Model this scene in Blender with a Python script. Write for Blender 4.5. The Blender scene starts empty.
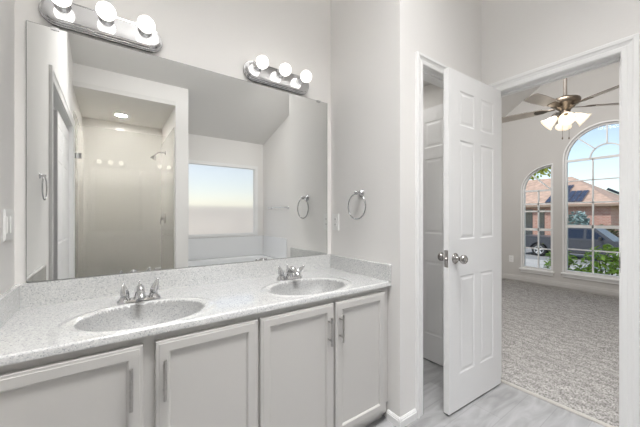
import bpy, bmesh, math, random
from mathutils import Vector, Matrix
from mathutils.geometry import tessellate_polygon

R = math.radians
PI = math.pi
random.seed(7)
SC = bpy.context.scene
COL = SC.collection

# ------------------------------------------------------------------ camera
cam_d = bpy.data.cameras.new('camera')
cam = bpy.data.objects.new('camera', cam_d)
COL.objects.link(cam)
EYE = 1.178
cam.location = (0, 0, EYE)
cam.rotation_euler = (R(90), 0, R(-35.4))
cam_d.sensor_width = 36
cam_d.lens = 36 * 293 / 640
cam_d.shift_y = 1.8 / 640
cam_d.clip_start = 0.02
cam_d.clip_end = 500
SC.camera = cam

# ------------------------------------------------------------------ view, world, sun, added fill lights
SC.view_settings.view_transform = 'Standard'
SC.view_settings.look = 'None'
SC.view_settings.gamma = 1
SC.view_settings.use_curve_mapping = False
SC.view_settings.exposure = 0.11
SC.cycles.use_denoising = True
SC.cycles.max_bounces = 12
SC.cycles.diffuse_bounces = 6
SC.cycles.glossy_bounces = 6
SC.cycles.transparent_max_bounces = 16
SC.cycles.transmission_bounces = 8
SC.cycles.sample_clamp_indirect = 6
SC.cycles.blur_glossy = 0.1
SC.cycles.caustics_reflective = False

W = bpy.data.worlds.new('sky')
SC.world = W
W.use_nodes = True
nt = W.node_tree
nt.nodes.clear()
wo = nt.nodes.new('ShaderNodeOutputWorld')
bg = nt.nodes.new('ShaderNodeBackground')
sk = nt.nodes.new('ShaderNodeTexSky')
sk.sky_type = 'NISHITA'
sk.sun_disc = False
sk.sun_elevation = R(48)
sk.sun_rotation = R(222)
sk.air_density = 1.0
sk.dust_density = .6
sk.ozone_density = 1.0
hs_ = nt.nodes.new('ShaderNodeHueSaturation')
hs_.inputs['Saturation'].default_value = .75
nt.links.new(sk.outputs[0], hs_.inputs['Color'])
nt.links.new(hs_.outputs[0], bg.inputs[0])
bg.inputs[1].default_value = 0.185
nt.links.new(bg.outputs[0], wo.inputs[0])


def lamp(name, kind, loc, energy, rot=(0, 0, 0), size=None, color=(1, 1, 1), spread=180):
    d = bpy.data.lights.new(name, kind)
    d.energy = energy
    d.color = color
    if kind == 'AREA':
        d.shape = 'RECTANGLE'
        d.size, d.size_y = size
        d.spread = R(spread)
    elif kind == 'SUN':
        d.angle = R(1)
    elif size:
        d.shadow_soft_size = size
    o = bpy.data.objects.new(name, d)
    COL.objects.link(o)
    o.location = loc
    o.rotation_euler = rot
    return o


lamp('sun', 'SUN', (0, 0, 20), 3.0, (R(40), 0, R(-118)), color=(1, .95, .88))
lamp('bath_top_fill', 'AREA', (.56, .27, 3.74), 38, (R(0), 0, 0), (1.3, .6), (1, .995, .99), 92)  # added soft fill for the bathroom, hung out of view
lamp('bath_rear_fill', 'AREA', (.80, .30, 2.86), 6.5, (R(-35), 0, 0), (1.4, .35), (1, .995, .99), 160)  # added fill tipped towards the shower side, no fixture there
lamp('tub_rear_fill', 'AREA', (1.75, .12, 2.8), 3.6, (R(-50), 0, 0), (.5, .3), (1, .985, .965), 100)  # unseen fill added to lift the tub area
lamp('toilet_room_fill', 'AREA', (1.75, 1.75, 2.28), 3, (0, 0, 0), (.3, .3), (1, .98, .94))  # unseen fill added to brighten the toilet room
lamp('bedroom_fill', 'AREA', (3.1, 1.1, 3.45), 74, (0, R(-30), 0), (1.2, 1.4), (1, .985, .97))  # added bedroom fill tilted towards the windows, out of view

# ------------------------------------------------------------------ materials
MAT = {}


def nmat(name):
    m = bpy.data.materials.new(name)
    m.use_nodes = True
    MAT[name] = m
    return m, m.node_tree, m.node_tree.nodes['Principled BSDF']


def pmat(name, col, rough=.5, metal=0., spec=.5, emit=None, estr=0., coat=0., noise=0., nscale=30., bump=0., bscale=60.):
    m, t, b = nmat(name)
    b.inputs['Base Color'].default_value = (*col, 1)
    b.inputs['Roughness'].default_value = rough
    b.inputs['Metallic'].default_value = metal
    b.inputs['Specular IOR Level'].default_value = spec
    b.inputs['Coat Weight'].default_value = coat
    if emit:
        b.inputs['Emission Color'].default_value = (*emit, 1)
        b.inputs['Emission Strength'].default_value = estr
    tc = t.nodes.new('ShaderNodeTexCoord')
    if noise:
        n = t.nodes.new('ShaderNodeTexNoise')
        n.inputs['Scale'].default_value = nscale
        t.links.new(tc.outputs['Object'], n.inputs['Vector'])
        r = t.nodes.new('ShaderNodeValToRGB')
        r.color_ramp.elements[0].position = .3
        r.color_ramp.elements[1].position = .7
        r.color_ramp.elements[0].color = (*[c * (1 - noise) for c in col], 1)
        r.color_ramp.elements[1].color = (*[min(1, c * (1 + noise)) for c in col], 1)
        t.links.new(n.outputs['Fac'], r.inputs[0])
        t.links.new(r.outputs[0], b.inputs['Base Color'])
    if bump:
        n = t.nodes.new('ShaderNodeTexNoise')
        n.inputs['Scale'].default_value = bscale
        n.inputs['Detail'].default_value = 3
        t.links.new(tc.outputs['Object'], n.inputs['Vector'])
        bu = t.nodes.new('ShaderNodeBump')
        bu.inputs['Strength'].default_value = bump
        bu.inputs['Distance'].default_value = .004
        t.links.new(n.outputs['Fac'], bu.inputs['Height'])
        t.links.new(bu.outputs[0], b.inputs['Normal'])
    return m


pmat('wall_paint', (.81, .797, .78), .75, bump=.12, bscale=90, spec=.3)
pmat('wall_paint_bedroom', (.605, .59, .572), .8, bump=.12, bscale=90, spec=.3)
pmat('ceiling_paint', (.76, .75, .73), .8, spec=.2, bump=.1, bscale=80)
pmat('trim_white', (.86, .86, .855), .35)
pmat('door_white', (.86, .86, .86), .38, bump=.03, bscale=200)
pmat('cabinet_paint', (.60, .585, .565), .42)
pmat('cabinet_inside', (.10, .095, .085), .7)
pmat('chrome', (.66, .66, .67), .06, 1)
pmat('chrome_plate', (.52, .52, .53), .09, 1)
pmat('ring_chrome', (.42, .42, .43), .12, 1)
pmat('brushed_nickel', (.50, .485, .47), .28, 1, noise=.08, nscale=120)
pmat('satin_nickel', (.45, .43, .41), .24, 1)
pmat('plate_white', (.84, .84, .83), .35)
pmat('slot_dark', (.12, .12, .12), .5)
pmat('bulb', (1, 1, 1), .3, emit=(1, .97, .92), estr=2.3)
pmat('fan_shade', (.95, .92, .85), .4, emit=(1, .82, .60), estr=.85)
pmat('recessed_lens', (1, 1, 1), .4, emit=(1, .96, .90), estr=680)
pmat('tile_cream', (.86, .845, .815), .09, coat=.3)
pmat('tub_white', (.84, .85, .86), .12, coat=.3)
pmat('fan_metal', (.20, .165, .13), .34, 1)
pmat('fan_rod', (.17, .15, .13), .4)
pmat('fan_blade', (.62, .57, .52), .4, noise=.1, nscale=6)
pmat('fan_blade_edge', (.10, .075, .06), .5)
pmat('truck_paint', (.05, .053, .066), .35, .0, coat=.25)
pmat('truck_glass', (.02, .03, .055), .2, spec=.25)
pmat('rubber', (.02, .02, .022), .75)
pmat('alloy', (.66, .67, .69), .4, .0)
pmat('black_plastic', (.03, .03, .03), .5)
pmat('truck_lamp_red', (.35, .02, .02), .2)
pmat('solar', (.035, .045, .085), .15, coat=.6)
pmat('house_window', (.05, .055, .06), .08, coat=1)
pmat('fascia', (.30, .22, .17), .6)
pmat('concrete', (.52, .50, .47), .85, noise=.12, nscale=3)
pmat('asphalt', (.30, .30, .30), .9, noise=.12, nscale=8)
pmat('concrete_pale', (.78, .76, .72), .85, noise=.08, nscale=3)
pmat('lawn', (.12, .17, .05), .95, noise=.35, nscale=12)
pmat('leaf_green', (.32, .48, .07), .55, noise=.45, nscale=9)
pmat('leaf_yellow', (.38, .44, .05), .55, noise=.35, nscale=5)
pmat('leaf_blue', (.28, .38, .38), .7, noise=.4, nscale=6)
pmat('leaf_dark', (.10, .10, .05), .7, noise=.4, nscale=6)
pmat('bark', (.16, .11, .07), .9, noise=.3, nscale=20)
pmat('petal', (.80, .78, .68), .7)
pmat('fence_wood', (.92, .88, .80), .8, noise=.1, nscale=4)
pmat('closet_painted_shade', (.10, .095, .09), .9)  # shade of the unlit closet put into its wall colour
pmat('brass_strip', (.55, .53, .49), .45, .3)


def mirror_mat():
    m, t, b = nmat('mirror_silver')
    b.inputs['Base Color'].default_value = (.87, .877, .867, 1)
    b.inputs['Metallic'].default_value = 1
    b.inputs['Roughness'].default_value = .0


mirror_mat()
pmat('mirror_edge', (.16, .17, .16), .3)


def glass_mat(name, tint, refl):
    m, t, b = nmat(name)
    t.nodes.remove(b)
    out = t.nodes['Material Output']
    tr = t.nodes.new('ShaderNodeBsdfTransparent')
    tr.inputs[0].default_value = (*tint, 1)
    gl = t.nodes.new('ShaderNodeBsdfGlossy')
    gl.inputs['Roughness'].default_value = .0
    fr = t.nodes.new('ShaderNodeFresnel')
    fr.inputs[0].default_value = refl
    mx = t.nodes.new('ShaderNodeMixShader')
    t.links.new(fr.outputs[0], mx.inputs[0])
    t.links.new(tr.outputs[0], mx.inputs[1])
    t.links.new(gl.outputs[0], mx.inputs[2])
    t.links.new(mx.outputs[0], out.inputs[0])


glass_mat('glass_clear', (.97, .985, .98), 1.2)
glass_mat('glass_shower', (.978, .98, .975), 1.75)


def frosted():
    m, t, b = nmat('glass_frosted')
    t.nodes.remove(b)
    out = t.nodes['Material Output']
    rf = t.nodes.new('ShaderNodeBsdfRefraction')
    rf.inputs['Roughness'].default_value = .36
    rf.inputs['IOR'].default_value = 1.12
    rf.inputs['Color'].default_value = (1, .965, .94, 1)
    tl = t.nodes.new('ShaderNodeBsdfTranslucent')
    tl.inputs[0].default_value = (.95, .95, .95, 1)
    mx = t.nodes.new('ShaderNodeMixShader')
    mx.inputs[0].default_value = .15
    t.links.new(rf.outputs[0], mx.inputs[1])
    t.links.new(tl.outputs[0], mx.inputs[2])
    t.links.new(mx.outputs[0], out.inputs[0])


frosted()


def speckle(name, base, gloss):
    m, t, b = nmat(name)
    tc = t.nodes.new('ShaderNodeTexCoord')
    b.inputs['Roughness'].default_value = .14 if gloss > .1 else .4
    b.inputs['Coat Weight'].default_value = gloss
    b.inputs['Coat Roughness'].default_value = .03

    def vor(scale, lo, hi):
        v = t.nodes.new('ShaderNodeTexVoronoi')
        v.inputs['Scale'].default_value = scale
        t.links.new(tc.outputs['Object'], v.inputs['Vector'])
        sx = t.nodes.new('ShaderNodeSeparateColor')
        t.links.new(v.outputs['Color'], sx.inputs[0])
        mr = t.nodes.new('ShaderNodeMapRange')
        mr.inputs['From Min'].default_value = lo
        mr.inputs['From Max'].default_value = hi
        t.links.new(sx.outputs[0], mr.inputs['Value'])
        return mr.outputs[0]
    last = None
    for scale, lo, hi, col in ((330, .60, .72, (base[0] * .85, base[1] * .86, base[2] * .88, 1)), (300, .88, .93, (base[0] * .58, base[1] * .6, base[2] * .63, 1)), (230, .86, .9, (base[0] * 1.1, base[1] * 1.1, base[2] * 1.1, 1))):
        mx = t.nodes.new('ShaderNodeMix')
        mx.data_type = 'RGBA'
        t.links.new(vor(scale, lo, hi), mx.inputs[0])
        if last is None:
            mx.inputs[6].default_value = base
        else:
            t.links.new(last, mx.inputs[6])
        mx.inputs[7].default_value = col
        last = mx.outputs[2]
    t.links.new(last, b.inputs['Base Color'])


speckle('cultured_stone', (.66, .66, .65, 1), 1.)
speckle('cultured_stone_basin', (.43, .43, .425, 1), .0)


def floor_plank():
    m, t, b = nmat('floor_vinyl')
    tc = t.nodes.new('ShaderNodeTexCoord')
    mp = t.nodes.new('ShaderNodeMapping')
    mp.inputs['Rotation'].default_value = (0, 0, 0)
    t.links.new(tc.outputs['Object'], mp.inputs[0])
    br = t.nodes.new('ShaderNodeTexBrick')
    br.inputs['Scale'].default_value = 1
    br.inputs['Brick Width'].default_value = .92
    br.inputs['Row Height'].default_value = .155
    br.inputs['Mortar Size'].default_value = .0015
    br.inputs['Color1'].default_value = (.35, .35, .35, 1)
    br.inputs['Color2'].default_value = (.41, .41, .415, 1)
    br.inputs['Mortar'].default_value = (.30, .30, .30, 1)
    t.links.new(mp.outputs[0], br.inputs['Vector'])
    mp2 = t.nodes.new('ShaderNodeMapping')
    mp2.inputs['Scale'].default_value = (1.6, 6, 1)
    t.links.new(tc.outputs['Object'], mp2.inputs[0])
    n = t.nodes.new('ShaderNodeTexNoise')
    n.inputs['Scale'].default_value = 2.2
    n.inputs['Detail'].default_value = 6
    n.inputs['Distortion'].default_value = 1.2
    t.links.new(mp2.outputs[0], n.inputs['Vector'])
    rp = t.nodes.new('ShaderNodeValToRGB')
    rp.color_ramp.elements[0].position = .3
    rp.color_ramp.elements[0].color = (.74, .74, .74, 1)
    rp.color_ramp.elements[1].position = .68
    rp.color_ramp.elements[1].color = (1.10, 1.10, 1.11, 1)
    t.links.new(n.outputs['Fac'], rp.inputs[0])
    mx = t.nodes.new('ShaderNodeMix')
    mx.data_type = 'RGBA'
    mx.blend_type = 'MULTIPLY'
    mx.inputs[0].default_value = 1
    t.links.new(br.outputs['Color'], mx.inputs[6])
    t.links.new(rp.outputs[0], mx.inputs[7])
    t.links.new(mx.outputs[2], b.inputs['Base Color'])
    b.inputs['Roughness'].default_value = .38


floor_plank()


def carpet():
    m, t, b = nmat('carpet_loop')
    tc = t.nodes.new('ShaderNodeTexCoord')
    n = t.nodes.new('ShaderNodeTexNoise')
    n.inputs['Scale'].default_value = 105
    n.inputs['Detail'].default_value = 2
    t.links.new(tc.outputs['Object'], n.inputs['Vector'])
    wv = t.nodes.new('ShaderNodeTexWave')
    wv.wave_type = 'BANDS'
    wv.bands_direction = 'X'
    wv.inputs['Scale'].default_value = 3.2
    wv.inputs['Distortion'].default_value = 7
    wv.inputs['Detail'].default_value = 1
    wv.inputs['Detail Scale'].default_value = 3
    t.links.new(tc.outputs['Object'], wv.inputs['Vector'])
    rp = t.nodes.new('ShaderNodeValToRGB')
    rp.color_ramp.elements[0].position = .36
    rp.color_ramp.elements[0].color = (.21, .20, .19, 1)
    rp.color_ramp.elements[1].position = .64
    rp.color_ramp.elements[1].color = (.56, .545, .53, 1)
    t.links.new(n.outputs['Fac'], rp.inputs[0])
    rw = t.nodes.new('ShaderNodeValToRGB')
    rw.color_ramp.elements[0].color = (.84, .84, .84, 1)
    rw.color_ramp.elements[1].color = (1.08, 1.08, 1.08, 1)
    t.links.new(wv.outputs['Fac'], rw.inputs[0])
    mx = t.nodes.new('ShaderNodeMix')
    mx.data_type = 'RGBA'
    mx.blend_type = 'MULTIPLY'
    mx.inputs[0].default_value = 1
    t.links.new(rp.outputs[0], mx.inputs[6])
    t.links.new(rw.outputs[0], mx.inputs[7])
    t.links.new(mx.outputs[2], b.inputs['Base Color'])
    b.inputs['Roughness'].default_value = .95
    b.inputs['Specular IOR Level'].default_value = .1
    bu = t.nodes.new('ShaderNodeBump')
    bu.inputs['Strength'].default_value = .6
    bu.inputs['Distance'].default_value = .01
    t.links.new(n.outputs['Fac'], bu.inputs['Height'])
    t.links.new(bu.outputs[0], b.inputs['Normal'])


carpet()


def brick_mat():
    m, t, b = nmat('brick_red')
    tc = t.nodes.new('ShaderNodeTexCoord')
    sp = t.nodes.new('ShaderNodeSeparateXYZ')
    t.links.new(tc.outputs['Object'], sp.inputs[0])
    ad = t.nodes.new('ShaderNodeMath')
    t.links.new(sp.outputs[0], ad.inputs[0])
    t.links.new(sp.outputs[1], ad.inputs[1])
    cb = t.nodes.new('ShaderNodeCombineXYZ')
    t.links.new(ad.outputs[0], cb.inputs[0])
    t.links.new(sp.outputs[2], cb.inputs[1])
    br = t.nodes.new('ShaderNodeTexBrick')
    br.inputs['Scale'].default_value = 2.2
    br.inputs['Color1'].default_value = (.43, .19, .16, 1)
    br.inputs['Color2'].default_value = (.54, .30, .25, 1)
    br.inputs['Mortar'].default_value = (.55, .42, .36, 1)
    br.inputs['Mortar Size'].default_value = .03
    t.links.new(cb.outputs[0], br.inputs['Vector'])
    t.links.new(br.outputs['Color'], b.inputs['Base Color'])
    b.inputs['Roughness'].default_value = .9


brick_mat()
pmat('roof_shingle', (.53, .37, .29), .9, noise=.22, nscale=2.5, bump=.3, bscale=25)


# ------------------------------------------------------------------ mesh helpers
class MB:
    """collects shapes; build() links them as one mesh object"""

    def __init__(s):
        s.v, s.f, s.sm, s.mi = [], [], [], []
        s.cur = 0

    def add(s, vs, fs, smooth=False):
        n = len(s.v)
        s.v += [tuple(v) for v in vs]
        for f in fs:
            s.f.append(tuple(i + n for i in f))
            s.sm.append(smooth)
            s.mi.append(s.cur)
        return s

    def mat(s, i):
        s.cur = i
        return s

    def box(s, x0, y0, z0, x1, y1, z1, bev=0, M=None):
        bm = bmesh.new()
        bmesh.ops.create_cube(bm, size=1)
        for v in bm.verts:
            v.co = Vector(((x0 + x1) / 2 + v.co.x * (x1 - x0), (y0 + y1) / 2 + v.co.y * (y1 - y0), (z0 + z1) / 2 + v.co.z * (z1 - z0)))
        if bev:
            bmesh.ops.bevel(bm, geom=bm.edges[:], offset=bev, segments=2, affect='EDGES', profile=.5)
        if M:
            bm.transform(M)
        s.frombm(bm)
        return s

    def frombm(s, bm, smooth=False):
        bmesh.ops.recalc_face_normals(bm, faces=bm.faces[:])
        bm.verts.index_update()
        s.add([v.co[:] for v in bm.verts], [[v.index for v in f.verts] for f in bm.faces], smooth)
        bm.free()
        return s

    def tube(s, pts, r, seg=12, caps=True, closed=False):
        pts = [Vector(p) for p in pts]
        n = len(pts)
        rs = r if isinstance(r, (list, tuple)) else [r] * n
        vs, fs = [], []
        up = None
        for i, p in enumerate(pts):
            if closed:
                d = (pts[(i + 1) % n] - pts[i - 1])
            elif i == 0:
                d = pts[1] - p
            elif i == n - 1:
                d = p - pts[i - 1]
            else:
                d = (pts[i + 1] - p).normalized() + (p - pts[i - 1]).normalized()
            d.normalize()
            if up is None:
                up = Vector((0, 0, 1)) if abs(d.z) < .9 else Vector((1, 0, 0))
            a = d.cross(up)
            if a.length < 1e-5:
                a = d.cross(Vector((0, 1, .3)))
            a.normalize()
            b = a.cross(d).normalized()
            up = b
            for k in range(seg):
                t = 2 * PI * k / seg
                vs.append(p + (a * math.cos(t) + b * math.sin(t)) * rs[i])
        m = n if closed else n - 1
        for i in range(m):
            j = (i + 1) % n
            for k in range(seg):
                l = (k + 1) % seg
                fs.append((i * seg + k, i * seg + l, j * seg + l, j * seg + k))
        s.add(vs, fs, True)
        if caps and not closed:
            s.add([vs[k] for k in range(seg)], [tuple(range(seg))])
            s.add([vs[(n - 1) * seg + k] for k in range(seg)], [tuple(reversed(range(seg)))])
        return s

    def lathe(s, prof, seg=24, M=None, smooth=True, caps=True):
        """prof: (radius, height) along local z"""
        vs, fs = [], []
        for r, z in prof:
            for k in range(seg):
                t = 2 * PI * k / seg
                vs.append(Vector((r * math.cos(t), r * math.sin(t), z)))
        for i in range(len(prof) - 1):
            for k in range(seg):
                l = (k + 1) % seg
                fs.append((i * seg + k, i * seg + l, (i + 1) * seg + l, (i + 1) * seg + k))
        if M:
            vs = [M @ v for v in vs]
        s.add(vs, fs, smooth)
        if caps:
            if prof[0][0] > 1e-4:
                s.add(vs[:seg], [tuple(reversed(range(seg)))])
            if prof[-1][0] > 1e-4:
                s.add(vs[-seg:], [tuple(range(seg))])
        return s

    def sphere(s, c, r, seg=24, rings=14, sc=(1, 1, 1)):
        prof = [(max(1e-5, math.sin(PI * i / rings)) * r, -math.cos(PI * i / rings) * r) for i in range(rings + 1)]
        M = Matrix.Translation(c) @ Matrix.Diagonal((*sc, 1))
        return s.lathe(prof, seg, M, caps=False)

    def prism(s, poly, d0, d1, place):
        """poly: 2-D outline; place(u, v, d) -> 3-D point; extruded from d0 to d1"""
        return s.holed(poly, [], d0, d1, place)

    def holed(s, outer, holes, d0, d1, place):
        loops = [outer] + holes
        flat = [p for l in loops for p in l]
        tris = tessellate_polygon([[Vector((u, v, 0)) for u, v in l] for l in loops])
        n = len(flat)
        vs = [place(u, v, d0) for u, v in flat] + [place(u, v, d1) for u, v in flat]
        fs = [tuple(t) for t in tris] + [tuple(i + n for i in reversed(t)) for t in tris]
        o = 0
        for l in loops:
            m = len(l)
            for i in range(m):
                j = (i + 1) % m
                fs.append((o + i, o + j, n + o + j, n + o + i))
            o += m
        bm = bmesh.new()
        bv = [bm.verts.new(v) for v in vs]
        for f in fs:
            try:
                bm.faces.new([bv[i] for i in f])
            except ValueError:
                pass
        s.frombm(bm)
        return s

    def build(s, name, mats, parent=None, loc=None):
        me = bpy.data.meshes.new(name)
        off = Vector(loc) if loc is not None else Vector((0, 0, 0))
        me.from_pydata([tuple(Vector(v) - off) for v in s.v], [], s.f)
        for m in (mats if isinstance(mats, (list, tuple)) else [mats]):
            me.materials.append(MAT[m])
        me.polygons.foreach_set('use_smooth', s.sm)
        me.polygons.foreach_set('material_index', s.mi)
        me.validate()
        me.update()
        o = bpy.data.objects.new(name, me)
        COL.objects.link(o)
        if loc is not None:
            o.location = loc
        if parent:
            o.parent = parent
        return o


def tag(o, label=None, cat=None, group=None, kind=None):
    if label: o['label'] = label
    if cat: o['category'] = cat
    if group: o['group'] = group
    if kind: o['kind'] = kind
    return o


def struct(o, label, cat):
    return tag(o, label, cat, kind='structure')


def thing(name, label, cat, loc=(0, 0, 0), rz=0, group=None):
    o = bpy.data.objects.new(name, None)
    COL.objects.link(o)
    o.empty_display_size = .1
    o.location = loc
    o.rotation_euler = (0, 0, rz)
    return tag(o, label, cat, group)


def dup(root, loc, rz, label, group=None):
    r = root.copy()
    COL.objects.link(r)
    r.location = loc
    r.rotation_euler = (0, 0, rz)
    r['label'] = label
    if group: r['group'] = group
    for ch in list(root.children):
        c = ch.copy()
        COL.objects.link(c)
        c.parent = r
        for g in list(ch.children):
            d = g.copy()
            COL.objects.link(d)
            d.parent = c
    return r


YZ = lambda y, z, d: (d, y, z)      # outline in the y-z plane, extruded along x
XZ = lambda x, z, d: (x, d, z)      # outline in the x-z plane, extruded along y
XY = lambda x, y, d: (x, y, d)


def rect(a0, b0, a1, b1):
    return [(a0, b0), (a1, b0), (a1, b1), (a0, b1)]


# ------------------------------------------------------------------ room measurements (metres)
YM = 1.70       # wall with the mirror
XL = -.324      # left wall
XT = 1.305      # wall with the towel ring
YA = 1.07       # wall with the toilet room doorway
XB = 2.22       # wall with the bedroom doorway
XB2 = 2.325
XW = 5.85       # bedroom window wall
ZS = 2.5        # shower ceiling
YS = -.5        # shower front
YSB = -1.68     # shower back
YTW = -1.5      # tub window wall
XS = .627       # shower right wall
XP = .77        # partition's tub side
TOP = 4.2
DOOR_Y0, DOOR_Y1, DOOR_H = .345, .982, 2.045
TX0, TX1 = 1.503, 2.10      # toilet room doorway
CL0, CL1 = -.40, .82        # sliding closet opening in the left wall


def bath_ceiling_z(y):
    return 2.445 + .287 * (y + 1.5)


# ------------------------------------------------------------------ floors
b = MB().box(-1.1, -2, -.12, XB + .035, 2.75, 0)
struct(b.build('floor', 'floor_vinyl'), 'grey wood-look vinyl plank floor of the bathroom', 'floor')
b = MB().box(XB + .036, -1.4, -.12, XW + .15, 3.5, .012)
struct(b.build('floor_bedroom', 'carpet_loop'), 'speckled grey carpet floor of the bedroom', 'carpet')
b = MB()
b.prism([(XB + .022, .0), (XB + .022, .006), (XB + .028, .014), (XB + .036, .014), (XB + .042, .012), (XB + .042, 0)], DOOR_Y0, DOOR_Y1, XZ)
struct(b.build('trim_threshold', 'brass_strip'), 'thin pale metal threshold strip between vinyl floor and carpet', 'threshold')

# ------------------------------------------------------------------ walls
b = MB().box(XL - .15, YM, 0, XT + .09, YM + .12, TOP)
struct(b.build('wall_back', 'wall_paint'), 'off-white painted wall that carries the big vanity mirror', 'wall')
b = MB()
b.holed(rect(-1.8, -.03, YM, TOP), [rect(CL0, -.02, CL1, 2.06)], XL - .11, XL, YZ)
struct(b.build('wall_left', 'wall_paint'), 'off-white painted wall at the left end of the vanity', 'wall')
b = MB().box(XT, YA, 0, XT + .09, YM + 1.0, TOP)
struct(b.build('wall_right', 'wall_paint'), 'off-white painted wall with the towel ring at the right end of the vanity', 'wall')
b = MB().holed(rect(XT + .0901, -.03, XB, TOP), [rect(TX0, -.02, TX1, 2.07)], YA, YA + .11, XZ)
struct(b.build('wall_alcove', 'wall_paint'), 'off-white wall behind the open white door with the toilet room doorway', 'wall')
b = MB().holed(rect(-1.7, -.03, 3.45, TOP), [rect(DOOR_Y0, -.02, DOOR_Y1, DOOR_H)], XB, XB2, YZ)
wb = b.mat(0).build('wall_bedroom_side', ['wall_paint'])
struct(wb, 'off-white wall around the bedroom doorway', 'wall')
# toilet room shell
b = MB().box(XT + .09, 2.6, 0, XB, 2.7, TOP)
struct(b.build('wall_toilet_back', 'wall_paint'), 'far wall of the dim toilet room', 'wall')
b = MB().box(XT + .0901, YA + .1101, 2.30, XB - .0001, 2.5999, 2.40)
struct(b.build('ceiling_toilet', 'ceiling_paint'), 'low ceiling of the dim toilet room', 'ceiling')
# shower shell
b = MB().box(XL - .05, YS - .12, ZS + .05, XP, YS, TOP)
struct(b.build('wall_shower_header', 'wall_paint'), 'grey wall above the shower opening reflected in the mirror', 'wall')
b = MB().box(XS, YSB - .1, 0, XP, YS, ZS + .05)
struct(b.build('wall_shower_partition', 'wall_paint'), 'wall end between shower and tub window reflected in the mirror', 'wall')
b = MB().box(XL - .05, YSB - .12, ZS, XS - .0001, YS, ZS + .05)
struct(b.build('ceiling_shower', 'ceiling_paint'), 'flat shower ceiling with the recessed light', 'ceiling')
b = MB()
b.box(XL, YSB - .1, 0, XS - .0001, YSB, ZS - .0001)
struct(b.build('wall_shower_back', 'tile_cream'), 'glossy cream shower back wall reflected in the mirror', 'wall')
b = MB().box(XS - .012, YSB, 0, XS - .0002, YS - .03, 2.25)
struct(b.build('wall_shower_right', 'tile_cream'), 'glossy cream shower wall with the shower head', 'wall')
b = MB().box(XL + .0002, YSB, 0, XL + .012, YS - .03, 2.25)
struct(b.build('wall_shower_left', 'tile_cream'), 'glossy cream shower wall on the glass hinge side', 'wall')
b = MB().box(XL + .013, YSB + .001, 0, XS - .013, YS, .05).box(XL + .013, YS - .1, .05, XS - .013, YS, .11, .012)
struct(b.build('trim_shower_curb', 'tub_white'), 'white shower base and curb', 'shower base')
# tub wall with window hole
WX0, WX1, WZ0, WZ1 = .93, 2.10, .835, 2.03
b = MB().holed(rect(XP, 0, XB, TOP), [rect(WX0, WZ0, WX1, WZ1)], YTW - .14, YTW, XZ)
struct(b.build('wall_tub', 'wall_paint'), 'grey wall around the frosted window reflected in the mirror', 'wall')
# bathroom sloped ceiling; its unseen raised part is shaped to spread the fill light
y0, y1 = YS - .12, YM + .12
up = [(y0, bath_ceiling_z(y0)), (-.02, bath_ceiling_z(-.02)), (0, 3.85), (y1, 3.85)]
pts = up + [(y1, 3.97), (-.14, 3.97), (-.14, bath_ceiling_z(-.02) + .1), (y0, bath_ceiling_z(y0) + .1)]
b = MB().prism(pts, XL - .12, XB, YZ)
y0, y1 = YTW - .14, YS - .1201
pts = [(y0, bath_ceiling_z(y0)), (y1, bath_ceiling_z(y1)), (y1, bath_ceiling_z(y1) + .1), (y0, bath_ceiling_z(y0) + .1)]
b.prism(pts, XP, XB, YZ)
struct(b.build('ceiling', 'ceiling_paint'), 'white sloped bathroom ceiling seen in the mirror above the frosted window', 'ceiling')
# bedroom shell


def arc(cy, cz, ry, rz, a0, a1, n=28):
    return [(cy + ry * math.cos(R(a0 + (a1 - a0) * i / n)), cz + rz * math.sin(R(a0 + (a1 - a0) * i / n))) for i in range(n + 1)]


A_C, A_R, A_S, A_B = 1.06, .49, 2.045, .275      # round-headed window: centre, radius, spring, sill
Q_0, Q_1, Q_S, Q_RZ, Q_B = 1.70, 2.135, 1.605, .405, .265      # quarter-round window


def arch_outline(e):
    return [(A_C - A_R + e, A_B + e), (A_C + A_R - e, A_B + e)] + arc(A_C, A_S, A_R - e, A_R - e, 0, 180)


def quarter_outline(e):
    return [(Q_0 + e, Q_B + e), (Q_1 - e, Q_B + e)] + arc(Q_0 + e, Q_S, Q_1 - Q_0 - 2 * e, Q_RZ - e, 0, 90, 20)


RY = 1.06
gable = [(-1.14, 0), (3.26, 0), (3.26, 2.44), (RY, 3.85), (-1.14, 2.44)]
b = MB().holed(gable, [arch_outline(0), quarter_outline(0)], XW, XW + .14, YZ)
struct(b.build('wall_bedroom_window', 'wall_paint_bedroom'), 'greige bedroom gable wall with the two tall windows', 'wall')
b = MB().box(XB2, 3.26, 0, XW + .14, 3.38, 2.6)
struct(b.build('wall_bedroom_left', 'wall_paint_bedroom'), 'greige bedroom side wall left of the windows', 'wall')
b = MB().box(XB2, -1.26, 0, XW + .14, -1.14, 2.6)
struct(b.build('wall_bedroom_right', 'wall_paint_bedroom'), 'greige bedroom side wall right of the windows', 'wall')
b = MB().prism([(3.4, 2.35), (RY, 3.85), (-1.28, 2.35), (-1.28, 2.5), (RY, 4.0), (3.4, 2.5)], XB2, XW + .14, YZ)
struct(b.build('ceiling_bedroom', 'ceiling_paint'), 'white vaulted bedroom ceiling above the fan', 'ceiling')

# ------------------------------------------------------------------ trim: casings and baseboards
CASE = [(0, 0), (0, .010), (.006, .013), (.024, .0135), (.028, .011), (.044, .015), (.050, .019), (.066, .019), (.070, .015), (.070, 0)]


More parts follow.
